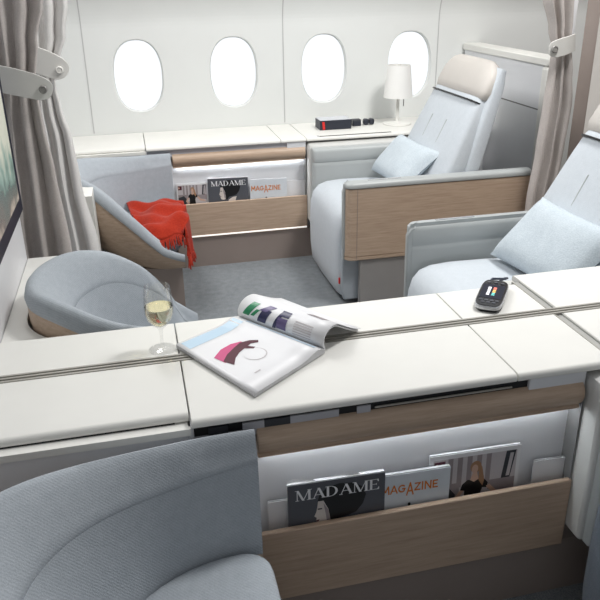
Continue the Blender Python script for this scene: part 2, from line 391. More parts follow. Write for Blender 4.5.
# ================================================================== OTTOMANS
def ottoman(yf, sg, xl, r, x1, zs, hpts, hback, label, sx0=0.012):
    """yf console face, sg = -1 aisle towards -Y, +1 towards +Y; xl outer left, r half depth, x1 open right end"""
    root = thing('ottoman', ((xl+x1)/2, yf+sg*r, 0), label, 'ottoman', 'bucket ottomans facing the seats')
    A = x1-xl; NT = 72
    TH = [math.pi*k/NT for k in range(NT+1)]
    def W(x, v, z): return (x, yf+sg*v, z)
    def el(ax, rv, e):
        out = []
        for t in TH:
            c, q = math.cos(t), math.sin(t)
            out.append((x1-ax*abs(q)**(2/e), r-rv*math.copysign(abs(c)**(2/e), c)))
        return out
    kr = r/0.305; ZB = 0.222
    OUT, SEAM, BOT, SHB = el(A, r, 2.35), el(A*0.75, 0.265*kr, 2.0), [p if 2*k <= NT else q_ for k, (p, q_) in enumerate(zip(el(A*0.58, 0.25*kr, 2.0), el(A*0.58, 0.205*kr, 2.0)))], el(A*0.44, 0.235*kr, 2.4)
    hs = []
    for t, (x, v) in zip(TH, OUT):
        hs.append(hback+(hpts[0][1]-hback)*sm((t-0.3)/0.75) if t < math.pi/2 else lerp(hpts, x))
    hs = [sum(hs[max(0, i-3):i+4])/len(hs[max(0, i-3):i+4]) for i in range(len(hs))]
    rings, cush, shell = [], [], []
    for i, t in enumerate(TH):
        q = math.sin(t); ai = 0.0 if t < math.pi/2 else 1-q; k = 1-0.25*ai
        (ox, ov), (sx_, sv), (bx, bv), (hx, hv) = OUT[i], SEAM[i], BOT[i], SHB[i]
        h = hs[i]; end = sm((t-2.6)/0.54) if t > 2.6 else 0.0
        drop = 0.058+0.045*q+0.05*ai; drop = min(drop*(1-0.45*end), max(h-zs+0.03, 0.035) if end > 0 else drop)
        D = math.hypot(sx_-ox, sv-ov)+1e-6
        ux, uv = (sx_-ox)/D, (sv-ov)/D; g_ = min(1.0, D/0.085)
        def P(ins, z): return W(ox+ux*ins, ov+uv*ins, z)
        e_ = 1-0.4*ai; c_ = g_*(1-0.3*ai)
        ring = [P(0.010*c_, h-0.058*e_), P(0.003*c_, h-0.050*e_), P(0.0, h-0.034*e_), P(0.005*c_, h-0.015*e_), P(0.016*c_, h-0.003), P(0.028*c_, h), P(0.044*g_, h-0.005-0.003*q-0.006*ai)]
        for f in (0.3, 0.6, 0.85, 0.95):
            ring.append(P(0.044*g_+(D-0.044*g_)*f, h-0.008-0.006*ai-(drop-0.010-0.006*ai)*(f**1.4 if D > 0.08 else f**0.8)))
        ring.append(P(D, h-drop-0.006)); zl = min(h-drop-0.02, h-0.06*e_)
        ring += [P(D-0.004, zl), P(0.012*g_, h-0.062*e_)]
        rings.append(ring)
        zt = h-drop-0.006; zb_ = min(zs-0.03, zt-0.03); cr = [P(D-0.001, zt)]
        for f, g in ((0.03, 0.012), (0.10, 0.05), (0.3, 0.22), (0.6, 0.56), (0.85, 0.86), (1.0, 1.0)):
            cr.append(W(sx_+(bx-sx_)*f, sv+(bv-sv)*f, zt+0.005*(g < 0.02)+(zb_-zt)*g))
        cr.append(W(bx+(sx_-bx)*0.25, bv+(sv-bv)*0.25, zb_+(zt-zb_)*0.3)); cr.append(P(D-0.008, zt-0.015)); cush.append(cr)
        top = max(h-0.052*e_, ZB+0.006); sr = []
        for f in (0, 0.12, 0.3, 0.5, 0.7, 0.85, 0.95, 1.0):
            w_ = f**2.6; sr.append(W(ox+ux*0.004+(hx-ox)*w_, ov+uv*0.010+(hv-ov)*w_, top+(ZB-top)*f))
        for f in (1.0, 0.85, 0.5, 0.2, 0):
            w_ = f**2.0; sr.append(W(ox+ux*0.024+(hx-ox)*w_, ov+uv*0.024+(hv-ov)*w_, top+(ZB+0.002-top)*f))
        shell.append(sr)
    b = MB(); b.loft(rings, M['blue']); b.build('upholstered_rim', root, smooth=55)
    b = MB(); b.loft(cush, M['blue']); b.build('back_cushion', root, smooth=55)
    b = MB(); b.loft(shell, M['oak']); b.build('wooden_shell', root, smooth=50)
    pl = el(A*0.44, 0.225*kr, 2.6)
    b = MB(); b.loft([[W(x-0.012, v, z) for x, v in pl] for z in (0.0, ZB+0.0015)], M['taupe']); b.build('plinth', root, smooth=40)
    def seat_ring(ins, z):
        xr = x1+sx0-ins; q = []; va, vb = r-0.247*kr+ins, r+0.232*kr-ins
        for k in range(6): q.append((xr-0.05+0.05*math.sin(math.pi/2*k/5), va+0.05-0.05*math.cos(math.pi/2*k/5)))
        for k in range(6): q.append((xr-0.05+0.05*math.cos(math.pi/2*k/5), vb-0.05+0.05*math.sin(math.pi/2*k/5)))
        for k in range(1, 24):
            t = math.pi-math.pi*k/24; c = math.cos(t); vm = (va+vb)/2; hv = (vb-va)/2
            q.append((xr-0.05-(A*0.58-0.04-2*ins)*math.sin(t), vm-hv*c))
        return [W(x, v, z) for x, v in q]
    b = MB(); b.loft([seat_ring(i_, z) for i_, z in ((0.05, 0.27), (0.02, 0.31), (0.0, zs-0.045), (0.0, zs-0.03), (0.004, zs-0.016), (0.012, zs-0.006), (0.026, zs-0.001), (0.05, zs+0.002), (0.09, zs+0.006))], M['blue'])
    b.build('seat_cushion', root, smooth=60)
    return root
HA = [(-0.40, 0.69), (-0.32, 0.70), (-0.24, 0.672), (-0.1, 0.535), (0, 0.432), (0.08, 0.338), (0.16, 0.285), (0.2, 0.28)]
ottoman(3.73, -1, -0.40, 0.305, 0.172, 0.405, HA, 0.66, 'blue-grey bucket ottoman below the window console with the red throw on it')
ottoman(1.198, -1, -0.40, 0.305, 0.174, 0.41, HA, 0.665, 'nearest bucket ottoman, cut off by the lower left corner, below the magazine rail')
HB = [(-0.36, 0.725), (-0.26, 0.735), (-0.2, 0.725), (-0.11, 0.69), (0, 0.60), (0.06, 0.515), (0.11, 0.42), (0.16, 0.33)]
ottoman(1.685, 1, -0.345, 0.28, 0.15, 0.40, HB, 0.66, 'round bucket ottoman with oak shell behind the wine glass', 0.055)

# ledges round the ottomans' outer sides
def ledge(yf, sg, depth, xl, x1o, r, x0, x1, z, label):
    """white box beside an ottoman, hollowed to clear its shell"""
    arc = []
    for k in range(37):
        t = math.pi*k/36; c, q = math.cos(t), math.sin(t)
        arc.append((x1o-(x1o-xl+0.003)*abs(q)**(2/2.35), r-(r+0.003)*math.copysign(abs(c)**(2/2.35), c)))
    arc = [(x, v) for x, v in arc if x <= x1-0.002 and 0.008 < v < depth-0.008]
    poly = [(x0, 0.006), (x1, 0.006), (x1, arc[0][1])]+arc+[(x1, arc[-1][1]), (x1, depth), (x0, depth)]
    b = MB(); b.loft([[(x, yf+sg*v, zz_) for x, v in poly] for zz_ in (0.0, z)], M['white'])
    o = b.build('side_ledge', smooth=30); tag(o, label, 'ledge', 'white ledges beside the ottomans'); return o
ledge(1.685, 1, 0.745, -0.345, 0.15, 0.28, -0.398, -0.20, 0.62, 'white ledge under the television wrapping round the middle ottoman')
ledge(3.73, -1, 0.70, -0.40, 0.172, 0.305, -0.46, -0.20, 0.655, 'white ledge end showing between the pale curtain and the window ottoman')

# ================================================================== SEATS
def rounded_slab(b, stations, mt, n=40, e=4.0):
    """stations: list of (centre, halfwidth axis vector, halfthickness axis vector)"""
    rings = []
    for c, a, t in stations:
        c, a, t = Vector(c), Vector(a), Vector(t)
        rings.append([tuple(c+a*p+t*q) for p, q in superell(1, 1, n, e)])
    b.loft(rings, mt)
def seat(yc, sg, label, dx=0.0, bx=1.35, cushion='seat'):
    root = thing('suite_seat', (1.3, yc+sg*0.38, 0), label, 'seat', 'suite armchairs with oak shells')
    def W(x, v, z): return (x+dx, yc+sg*v, z)
    # pedestal
    b = MB(); b.box(1.02+dx, 1.80+dx, min(yc+sg*0.10, yc+sg*0.62), max(yc+sg*0.10, yc+sg*0.62), 0.0, 0.28, M['pedestal']); b.build('pedestal', root, bevel=0.01)
    b = MB(); b.box(1.024+dx, 1.82+dx, min(yc+sg*0.700, yc+sg*0.726), max(yc+sg*0.700, yc+sg*0.726), 0.0, 0.2478, M['pedestal']); b.build('pedestal_skirt', root, bevel=0.006)
    # console side armrest: white block, grey padded inner face with a seam
    prof = [(0.947, 0.225), (1.84, 0.225), (1.84, 0.66), (0.965, 0.66), (0.953, 0.655), (0.947, 0.64)]
    b = MB(); b.prism(prof, lambda p, q, t: W(p, t, q), -0.045 if sg < 0 else 0.0, 0.055, M['postgrey']); b.build('armrest_block', root, bevel=0.012, seg=3)
    def pad(v0, v1, x0, x1, z0, z1, name):
        b = MB(); rings = []
        vm = v1-v0
        for x, k in ((x0, 0.55), (x0+0.006, 0.8), (x0+0.02, 1.0), (x1, 1.0)):
            ring = []
            for (f, z) in ((0, z1), (0.45, z1), (0.8, z1-0.006), (0.97, z1-0.02), (1.0, z1-0.05), (0.99, z1-0.072), (0.90, z1-0.077), (0.97, z1-0.082), (1.0, z1-0.10), (1.0, z0+0.02), (0.9, z0), (0, z0)):
                ring.append(W(x, v0+vm*f*k, z))
            rings.append(ring)
        b.loft(rings, M['leather']); return b.build(name, root, smooth=45)
    pad(0.055, 0.092, 0.958, 1.835, 0.23, 0.648, 'armrest_pad')
    # seat cushion with leg rest front
    prof = []
    zt = 0.485
    path = [(0.960, 0.03), (0.938, 0.05), (0.928, 0.15), (0.926, 0.30), (0.930, 0.38), (0.945, 0.43), (0.975, 0.465), (1.02, 0.482), (1.10, zt+0.003), (1.25, zt), (1.50, zt-0.02)]
    b = MB(); st = []
    n = len(path)
    w0, w1 = 0.097, 0.662
    vs = [0.0, 0.02, 0.06, 0.15, 0.5, 0.85, 0.94, 0.98, 1.0]
    crown = [0.022, 0.010, 0.002, 0.0, -0.003, 0.0, 0.002, 0.010, 0.022]
    rows = []
    for u, cr in zip(vs, crown):
        v = w0+(w1-w0)*u; row = []
        for i, (x, z) in enumerate(path):
            a = path[max(0, i-1)]; c = path[min(n-1, i+1)]; tx, tz = c[0]-a[0], c[1]-a[1]; L = math.hypot(tx, tz)
            nx, nz = tz/L, -tx/L
            row.append(W(x+nx*cr, v, z+nz*cr))
        row += [W(1.50, v, 0.30), W(1.03, v, 0.30), W(1.00, v, 0.03)]
        rows.append(row)
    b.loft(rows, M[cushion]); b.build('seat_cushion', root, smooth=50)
    # grey side liner beside the leg rest
    b = MB(); b.prism([(0.958, 0.03), (1.05, 0.03), (1.05, 0.40), (0.98, 0.40), (0.955, 0.36), (0.945, 0.30), (0.945, 0.08)], lambda p, q, t: W(p, t, q), 0.665, 0.692, M['blue']); b.build('leg_rest_liner', root, bevel=0.008, seg=3)
    b = MB(); b.box(0.937+dx, 0.944+dx, min(yc+sg*0.660, yc+sg*0.670), max(yc+sg*0.660, yc+sg*0.670), 0.11, 0.14, M['darkred']); o = b.build('fabric_tab', root); o['label'] = 'small red fabric tab'
    # aisle armrest: inner pad, oak shell with rounded front, grey cap
    pin = pad(0.0, 0.0, 0, 0.1, 0, 0.1, 'x') if False else None
    vi, vo = 0.698, 0.735
    b = MB(); rings = []
    for x, k in ((0.945, 0.5), (0.951, 0.8), (0.965, 1.0), (1.86, 1.0)):
        ring = []
        for (f, z) in ((0, 0.25), (0, 0.622), (0.35, 0.622), (0.8, 0.615), (0.97, 0.60), (1.0, 0.57), (0.99, 0.548), (0.9, 0.543), (0.97, 0.538), (1.0, 0.52), (1.0, 0.27), (0.9, 0.25)):
            ring.append(W(x, vi+0.008-0.022*f*k, z))
        rings.append(ring)
    b.loft(rings, M['leather']); b.build('aisle_armrest_pad', root, smooth=45)
    # oak shell: plan outline with rounded front corner
    def shellplan(ins, zoff=0):
        pts = [(0.952+ins, vi+0.004)]
        rad = 0.034
        for k in range(9):
            a = math.pi/2*k/8
            pts.append((0.952+ins+rad-rad*math.cos(a), vo-ins-rad+rad*math.sin(a)))
        pts += [(1.875, vo-ins), (1.875, vi+0.004)]
        return pts
    b = MB(); b.loft([[W(x, v, z) for x, v in shellplan(i_)] for i_, z in ((0.006, 0.248), (0.0, 0.253), (0.0, 0.268), (0.003, 0.2685), (0.003, 0.2715), (0.0, 0.272), (0.0, 0.600))], M['oak'])
    b.build('wooden_shell', root, smooth=35)
    b = MB(); 
    b.loft([[W(1.003, vo-0.002, z), W(1.0055, vo-0.002, z), W(1.0055, vo+0.0008, z), W(1.003, vo+0.0008, z)] for z in (0.256, 0.600)], M['taupe']); b.build('shell_groove', root, smooth=0)
    b = MB(); cap = []
    for i_, z in ((0.004, 0.600), (-0.003, 0.604), (-0.004, 0.616), (0.002, 0.626), (0.016, 0.632)):
        cap.append([W(x, v if j else vi-0.006, z) for j, (x, v) in enumerate(shellplan(i_))][:-1]+[W(1.875, vi-0.006, z)])
    b.loft(cap, M['cap']); b.build('armrest_cap', root, smooth=50)
    b = MB(); b.loft([[W(1.06, vi+0.004, z), W(1.22, vi+0.004, z), W(1.22, vi+0.018, z), W(1.06, vi+0.018, z)] for z in (0.6318, 0.6335)], M['chrome']); b.build('control_strip', root, smooth=0)
    b = MB(); b.prism([(0.940, 0.585), (0.952, 0.612), (0.975, 0.622), (0.975, 0.30), (0.952, 0.28), (0.943, 0.31)], lambda p, q, t: W(p, t, q), vi-0.012, vi+0.012, M['cap']); b.build('armrest_end', root, bevel=0.006, seg=2)
    # reclined backrest
    b = MB(); st = []
    wa = 0.295; vc = 0.375
    d = Vector((0.235, 0, 0.5)).normalized(); nrm = Vector((d.z, 0, -d.x))       # along the back / away from the sitter
    p0 = Vector((bx-dx, 0, 0.43))
    for t, wd, th in ((0.0, 0.98, 0.6), (0.03, 1.04, 0.9), (0.10, 1.05, 1.0), (0.30, 1.0, 1.05), (0.50, 0.92, 1.0), (0.58, 0.88, 0.95), (0.615, 0.85, 0.82), (0.63, 0.80, 0.6)):
        c = p0+d*t+nrm*0.062
        st.append((W(c.x, vc, c.z), (0, wa*wd*sg, 0), nrm*0.062*th))
    rounded_slab(b, st, M['seat'], 48, 4.5); b.build('backrest', root, smooth=50)
    for vv in (vc-0.085, vc+0.085):
        b = MB(); pts = []
        for k in range(6):
            t = 0.33+0.12*k/5; c = p0+d*t-nrm*0.0015; pts.append(W(c.x, vv, c.z))
        b.tube(pts, 0.0024, M['leather'], 6); b.build('stitched_dart', root)
    b = MB(); st = []
    for t, wd, th in ((0.02, 1.06, 0.8), (0.07, 1.08, 1.0), (0.45, 1.0, 1.0), (0.68, 0.95, 0.8), (0.755, 0.90, 0.45)):
        c = p0+d*t+nrm*(0.178-0.150*t)
        st.append((W(c.x, vc, c.z), (0, wa*wd*sg, 0), nrm*0.05*th))
    rounded_slab(b, st, M['seat'], 40, 5); b.build('back_shell', root, smooth=50)
    b = MB(); st = []
    for t, wd, th in ((0.575, 0.84, 0.55), (0.588, 0.90, 0.85), (0.62, 0.93, 1.0), (0.68, 0.90, 1.0), (0.72, 0.84, 0.9), (0.75, 0.74, 0.7), (0.765, 0.6, 0.4)):
        c = p0+d*(t+0.012)+nrm*0.046
        st.append((W(c.x, vc, c.z), (0, wa*wd*sg, 0), nrm*0.05*th))
    rounded_slab(b, st, M['cream'], 48, 3.2); o = b.build('headrest', root, smooth=60); o['label'] = 'cream headrest pad'
    b = MB(); st = []
    for t in (0.570, 0.577):
        c = p0+d*t+nrm*0.034
        st.append((W(c.x, vc, c.z), (0, wa*0.875*sg, 0), nrm*0.042))
    rounded_slab(b, st, M['ink'], 40, 4); b.build('headrest_gap', root)
    return root
seat(3.735, -1, 'pale blue reclining seat by the windows with oak aisle shell and cream headrest', -0.037, 1.318)
seat(1.70, 1, 'pale blue seat at the right edge, partly behind the foreground console', 0.03, 1.36)
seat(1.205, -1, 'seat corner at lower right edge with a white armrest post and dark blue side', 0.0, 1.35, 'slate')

def pillow(corners, th, label):
    """corners: bottom-left, bottom-right, top-right, top-left"""
    A, B, C_, D = [Vector(c) for c in corners]; nrm = (B-A).cross(D-A).normalized()
    N = 22; b = MB(); top = []; bot = []
    for i in range(N+1):
        for j in range(N+1):
            u, v = i/N, j/N; U, V = 2*u-1, 2*v-1
            pu = 0.5+0.5*U*(1-0.06*(1-V*V)); pv = 0.5+0.5*V*(1-0.06*(1-U*U))
            p = A*(1-pu)*(1-pv)+B*pu*(1-pv)+C_*pu*pv+D*(1-pu)*pv
            h = th*((1-U**4)*(1-V**4))**0.55+0.004*math.sin(9*u+4*v)*(1-U*U)*(1-V*V)
            top.append(tuple(p+nrm*h)); bot.append(tuple(p-nrm*h*0.8))
    def fs(o, flip):
        r = []
        for i in range(N):
            for j in range(N):
                q = (o+i*(N+1)+j, o+(i+1)*(N+1)+j, o+(i+1)*(N+1)+j+1, o+i*(N+1)+j+1); r.append(q[::-1] if flip else q)
        return r
    b.add(top+bot, fs(0, False)+fs(len(top), True), M['pillow'])
    o = b.build('pillow', smooth=70); tag(o, label, 'pillow', 'pale blue pillows on the seats'); return o
pillow([(1.235, 3.60, 0.525), (1.255, 3.18, 0.52), (1.455, 3.18, 0.695), (1.40, 3.60, 0.71)], 0.055, 'pale blue pillow leaning on the window seat')
pillow([(1.285, 2.32, 0.505), (1.325, 1.87, 0.505), (1.505, 1.85, 0.715), (1.475, 2.31, 0.72)], 0.055, 'pale blue pillow on the seat at the right edge')

# ================================================================== PARTITIONS
pr = thing('suite_partition', (2.03, 3.7, 0), 'white waist-high partition behind the window seat', 'partition', 'suite partitions')
b = MB(); b.box(2.0, 2.07, 3.262, 4.15, 0.0, 1.075, M['panel']); b.build('panel', pr, smooth=0)
b = MB(); b.box(1.985, 2.10, 3.20, 4.15, 1.077, 1.115, M['white']); b.build('top_cap', pr, bevel=0.006)
b = MB(); b.box(1.985, 2.085, 3.19, 3.26, 0.0, 1.076, M['white']); b.build('end_post', pr, bevel=0.018, seg=4)
b = MB(); b.box(1.9985, 2.0, 3.263, 4.15, 0.858, 0.864, M['seam']); b.build('panel_seam', pr, smooth=0)
pb = thing('suite_partition', (1.84, 2.1, 0), 'tall pale partition behind the headrest at the right edge', 'partition', 'suite partitions')
b = MB(); b.box(1.915, 1.975, 1.70, 2.75, 0.0, 1.7, M['cream']); b.build('panel', pb, bevel=0.004)
dp = MB().box(1.90, 1.945, 2.955, 2.99, 0.0, 1.75, M['panel']); dp.box(1.893, 1.90, 2.96, 2.985, 0.0, 1.17, M['trimgrey'])
o = dp.build('partition_post', bevel=0.004); tag(o, 'slim grey post standing behind the right hand curtain', 'post')

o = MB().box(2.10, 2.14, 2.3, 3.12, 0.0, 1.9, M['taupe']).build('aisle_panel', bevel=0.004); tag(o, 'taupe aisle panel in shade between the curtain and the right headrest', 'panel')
# ================================================================== CURTAINS
def curtain(rows, folds, mt, label, strap=None, ph=0.0, group='tied-back curtains'):
    """rows: (z, x_left, x_right, y, amplitude)"""
    zs = []
    rt = thing('curtain', ((rows[-1][1]+rows[-1][2])/2, rows[-1][3], 0), label, 'curtain', group)
    zmax, zmin = rows[0][0], rows[-1][0]; N = 46; K = folds*14
    rr = sorted(rows); rings = []
    def val(z, k): 
        for a, c in zip(rr, rr[1:]):
            if z <= c[0]:
                t = sm((z-a[0])/(c[0]-a[0])) if c[0] > a[0] else 0; return a[k]+(c[k]-a[k])*t
        return rr[-1][k]
    fo = [random.uniform(0.7, 1.25) for _ in range(folds+2)]
    for i in range(N+1):
        z = zmax+(zmin-zmax)*i/N; row = []
        for j in range(K+1):
            u = j/K; f = u*folds; kf = fo[int(f)]*(1-f % 1)+fo[int(f)+1]*(f % 1)
            x = val(z, 1)+(val(z, 2)-val(z, 1))*u + 0.35*val(z, 4)*math.sin(2*math.pi*f*1.4+ph+2*z)*0.5
            s_ = math.sin(2*math.pi*f+ph+0.5*math.sin(3*z+j*0.02))
            y = val(z, 3)+val(z, 4)*kf*math.copysign(abs(s_)**0.8, s_)
            row.append((x, y, z))
        rings.append(row)
    b = MB(); b.loft(rings, M[mt], False, False); b.build('cloth', rt, smooth=80, solid=0.004, fix=True)
    if strap:
        path, hts, smat, bpos, bn, br = strap
        b = MB(); rings = []; path = [Vector(p) for p in path]
        for i, p in enumerate(path):
            t = (path[min(i+1, len(path)-1)]-path[max(0, i-1)]).normalized(); upv = Vector((0, 0, 1)); upv = (upv-t*upv.dot(t)).normalized(); nn = t.cross(upv)
            h = hts[i]/2; rings.append([tuple(p+upv*h*s1+nn*0.003*s2) for s1, s2 in ((1, 1), (1, -1), (-1, -1), (-1, 1))])
        b.loft(rings, M[smat]); sp = b.build('tieback_strap', rt, smooth=30, bevel=0.0015); 
        b = MB(); c = Vector(bpos); n_ = Vector(bn).normalized(); a = n_.orthogonal().normalized(); q = n_.cross(a); rings = []
        for rad, off in ((br, 0), (br, 0.005), (br*0.75, 0.008), (br*0.7, 0.005), (br*0.3, 0.006)):
            rings.append([tuple(c+n_*off+(a*math.cos(2*math.pi*k/20)+q*math.sin(2*math.pi*k/20))*rad) for k in range(20)])
        b.loft(rings, M['button'] if smat != 'white' else M['white']); b.build('button', sp)
    return rt
curtain([(1.75, -0.44, -0.20, 2.56, 0.022), (1.44, -0.42, -0.236, 2.56, 0.020), (1.32, -0.41, -0.272, 2.55, 0.018), (1.18, -0.41, -0.297, 2.54, 0.014), (1.05, -0.43, -0.294, 2.55, 0.018), (0.9, -0.45, -0.282, 2.56, 0.022), (0.6, -0.48, -0.270, 2.57, 0.024), (0.0, -0.49, -0.25, 2.57, 0.024)],
        3, 'curtain', 'taupe curtain at the far left behind the television, tied with a grey strap',
        ([(-0.46, 2.51, 1.225), (-0.41, 2.502, 1.212), (-0.36, 2.499, 1.20), (-0.31, 2.498, 1.185), (-0.28, 2.498, 1.175), (-0.262, 2.499, 1.168), (-0.25, 2.501, 1.163), (-0.2455, 2.502, 1.161)], [0.085, 0.085, 0.085, 0.082, 0.076, 0.066, 0.045, 0.018], 'strap', (-0.272, 2.494, 1.172), (0, -1, 0.1), 0.013))
curtain([(1.75, -0.36, -0.165, 2.95, 0.024), (1.43, -0.35, -0.187, 2.95, 0.022), (1.31, -0.35, -0.210, 2.95, 0.018), (1.20, -0.35, -0.252, 2.95, 0.014), (1.13, -0.35, -0.274, 2.95, 0.014), (1.03, -0.36, -0.262, 2.95, 0.018), (0.92, -0.36, -0.240, 2.95, 0.020), (0.75, -0.37, -0.230, 2.95, 0.022), (0.43, -0.38, -0.192, 2.95, 0.024), (0.0, -0.39, -0.18, 2.95, 0.024)],
        3, 'curtainw', 'pale curtain in front of the window ottoman, tied with a white strap',
        ([(-0.35, 2.915, 1.235), (-0.31, 2.91, 1.218), (-0.28, 2.908, 1.205), (-0.25, 2.907, 1.190), (-0.235, 2.908, 1.182), (-0.225, 2.91, 1.175), (-0.221, 2.911, 1.172)], [0.095, 0.095, 0.092, 0.085, 0.07, 0.045, 0.018], 'white', (-0.248, 2.904, 1.186), (0, -1, 0.1), 0.014), ph=1.0)
curtain([(1.75, 1.72, 1.90, 2.90, 0.026), (1.42, 1.745, 1.885, 2.90, 0.024), (1.27, 1.79, 1.893, 2.90, 0.018), (1.19, 1.815, 1.905, 2.90, 0.014), (1.10, 1.812, 1.925, 2.90, 0.016), (0.95, 1.805, 1.945, 2.90, 0.020), (0.75, 1.795, 1.935, 2.90, 0.024), (0.5, 1.775, 1.92, 2.90, 0.026), (0.0, 1.76, 1.93, 2.90, 0.026)],
        3, 'curtain', 'taupe curtain on the right behind the window seat, tied with a white strap',
        ([(1.772, 2.868, 1.192), (1.775, 2.867, 1.192), (1.784, 2.865, 1.193), (1.802, 2.862, 1.195), (1.835, 2.860, 1.203), (1.87, 2.862, 1.212), (1.90, 2.875, 1.219)], [0.02, 0.04, 0.06, 0.072, 0.076, 0.074, 0.072], 'strap', (1.794, 2.858, 1.194), (0, -1, 0.1), 0.016), ph=2.0)

# ================================================================== TELEVISION
tv = thing('television', (-0.39, 2.0, 0.8), 'dark framed television screen on the bulkhead at the left edge', 'television')
b = MB(); b.box(-0.3995, -0.385, 1.40, 2.425, 0.795, 1.36, M['navy']); b.build('bezel', tv, bevel=0.004)
b = MB(); b.box(-0.3855, -0.3835, 1.44, 2.375, 0.848, 1.32, M['tv']); b.build('screen', tv, smooth=0)

# ================================================================== MAGAZINES IN THE POCKETS
def flat(b, polys, O, ex, eu, nn, off=0.0006):
    """polys: list of (material, [(u, v)...], layer)"""
    O, ex, eu, nn = Vector(O), Vector(ex), Vector(eu), Vector(nn)
    for mt, pts, ly in polys:
        d = nn*(off*(1+ly)); b.add([tuple(O+ex*u+eu*v+d) for u, v in pts], [tuple(range(len(pts)))], M[mt])
def stroke(a, c, w, w2=None):
    (x0, y0), (x1, y1) = a, c; dx, dy = x1-x0, y1-y0; L = math.hypot(dx, dy); w2 = w if w2 is None else w2
    return [(x0-w/2, y0), (x0+w/2, y0), (x1+w2/2, y1), (x1-w2/2, y1)]
def serif(x, y, w, h=0.05): return [(x-w/2, y), (x+w/2, y), (x+w/2, y+h), (x-w/2, y+h)]
def L_M():
    return 1.15, [stroke((0.14, 0), (0.14, 1), 0.06), stroke((0.98, 0), (0.98, 1), 0.17), stroke((0.16, 1), (0.56, 0), 0.17), stroke((0.56, 0), (0.95, 1), 0.06), serif(0.14, 0, 0.26), serif(0.98, 0, 0.34), serif(0.12, 0.95, 0.26), serif(1.0, 0.95, 0.3)]
def L_A():
    return 0.95, [stroke((0.12, 0), (0.48, 1), 0.06), stroke((0.84, 0), (0.48, 1), 0.18), [(0.24, 0.32), (0.70, 0.32), (0.70, 0.37), (0.24, 0.37)], serif(0.12, 0, 0.26), serif(0.84, 0, 0.32)]
def L_D():
    p = [stroke((0.18, 0), (0.18, 1), 0.17), serif(0.16, 0, 0.32), serif(0.16, 0.95, 0.32)]
    for k in range(10):
        a0, a1 = -math.pi/2+math.pi*k/10, -math.pi/2+math.pi*(k+1)/10
        def pt(a, r): th = 0.05+0.13*abs(math.cos(a)) if r else 0; return (0.30+(0.58-th)*math.cos(a), 0.5+(0.5-th*(0.45 if abs(math.cos(a)) > 0.3 else 1))*math.sin(a))
        p.append([pt(a0, 0), pt(a1, 0), pt(a1, 1), pt(a0, 1)])
    p.append([(0.18, 0), (0.32, 0), (0.32, 0.05), (0.18, 0.05)]); p.append([(0.18, 0.95), (0.32, 0.95), (0.32, 1), (0.18, 1)])
    return 0.98, p
def L_E():
    return 0.82, [stroke((0.18, 0), (0.18, 1), 0.17), serif(0.16, 0, 0.3), serif(0.16, 0.95, 0.3), [(0.2, 0.95), (0.72, 0.95), (0.72, 1.0), (0.2, 1.0)], [(0.2, 0), (0.76, 0), (0.76, 0.05), (0.2, 0.05)], [(0.2, 0.49), (0.58, 0.49), (0.58, 0.54), (0.2, 0.54)],
        [(0.67, 0.76), (0.72, 0.76), (0.72, 0.96), (0.60, 0.96)], [(0.71, 0.24), (0.76, 0.24), (0.76, 0.04), (0.62, 0.04)], [(0.54, 0.42), (0.58, 0.42), (0.58, 0.61), (0.54, 0.61)]]
def S_(pts, w):  # sans strokes
    out = []
    for a, c in zip(pts, pts[1:]):
        dx, dy = c[0]-a[0], c[1]-a[1]; L = math.hypot(dx, dy); nx, ny = -dy/L*w/2, dx/L*w/2; ex, ey = dx/L*w*0.3, dy/L*w*0.3
        out.append([(a[0]+nx-ex, a[1]+ny-ey), (a[0]-nx-ex, a[1]-ny-ey), (c[0]-nx+ex, c[1]-ny+ey), (c[0]+nx+ex, c[1]+ny+ey)])
    return out
SW = 0.17
G_ = [(0.5+0.4*math.cos(math.radians(a)), 0.5+0.42*math.sin(math.radians(a))) for a in range(45, 331, 26)]+[(0.88, 0.48), (0.56, 0.48)]
SANS = {'M': (1.1, S_([(0.1, 0), (0.18, 1), (0.52, 0.3), (0.86, 1), (0.94, 0)], SW)), 'A': (0.95, S_([(0.06, 0), (0.46, 1), (0.86, 0)], SW)+S_([(0.22, 0.32), (0.70, 0.32)], SW*0.8)),
        'G': (1.05, S_(G_, SW)), 'Z': (0.85, S_([(0.1, 0.93), (0.74, 0.93), (0.1, 0.07), (0.76, 0.07)], SW)), 'I': (0.42, S_([(0.2, 0), (0.2, 1)], SW)),
        'N': (1.0, S_([(0.14, 0), (0.14, 1), (0.82, 0), (0.82, 1)], SW)), 'E': (0.75, S_([(0.66, 0.93), (0.14, 0.93), (0.14, 0.07), (0.68, 0.07)], SW)+S_([(0.14, 0.5), (0.6, 0.5)], SW))}
SERIF = {'M': L_M, 'A': L_A, 'D': L_D, 'E': L_E}
def word(text, x0, y0, width, h, mt, serif_, big=None):
    gl = [(SERIF[c]() if serif_ else SANS[c]) for c in text]; tot = sum(g[0] for g in gl); k = width/tot; x = x0; out = []
    for i, (adv, polys) in enumerate(gl):
        hh, yy = (h*big[1], y0-h*big[2]) if big and i == big[0] else (h, y0)
        for p in polys: out.append((mt, [(x+px*k, yy+py*hh) for px, py in p], 2+0.12*(len(out) % 5)))
        x += adv*k
    return out
def rect(x0, x1, y0, y1): return [(x0, y0), (x1, y0), (x1, y1), (x0, y1)]
def ell(cx, cy, a, b_, n=20, a0=0, a1=360): return [(cx+a*math.cos(math.radians(a0+(a1-a0)*k/n)), cy+b_*math.sin(math.radians(a0+(a1-a0)*k/n))) for k in range(n if a1-a0 == 360 else n+1)]

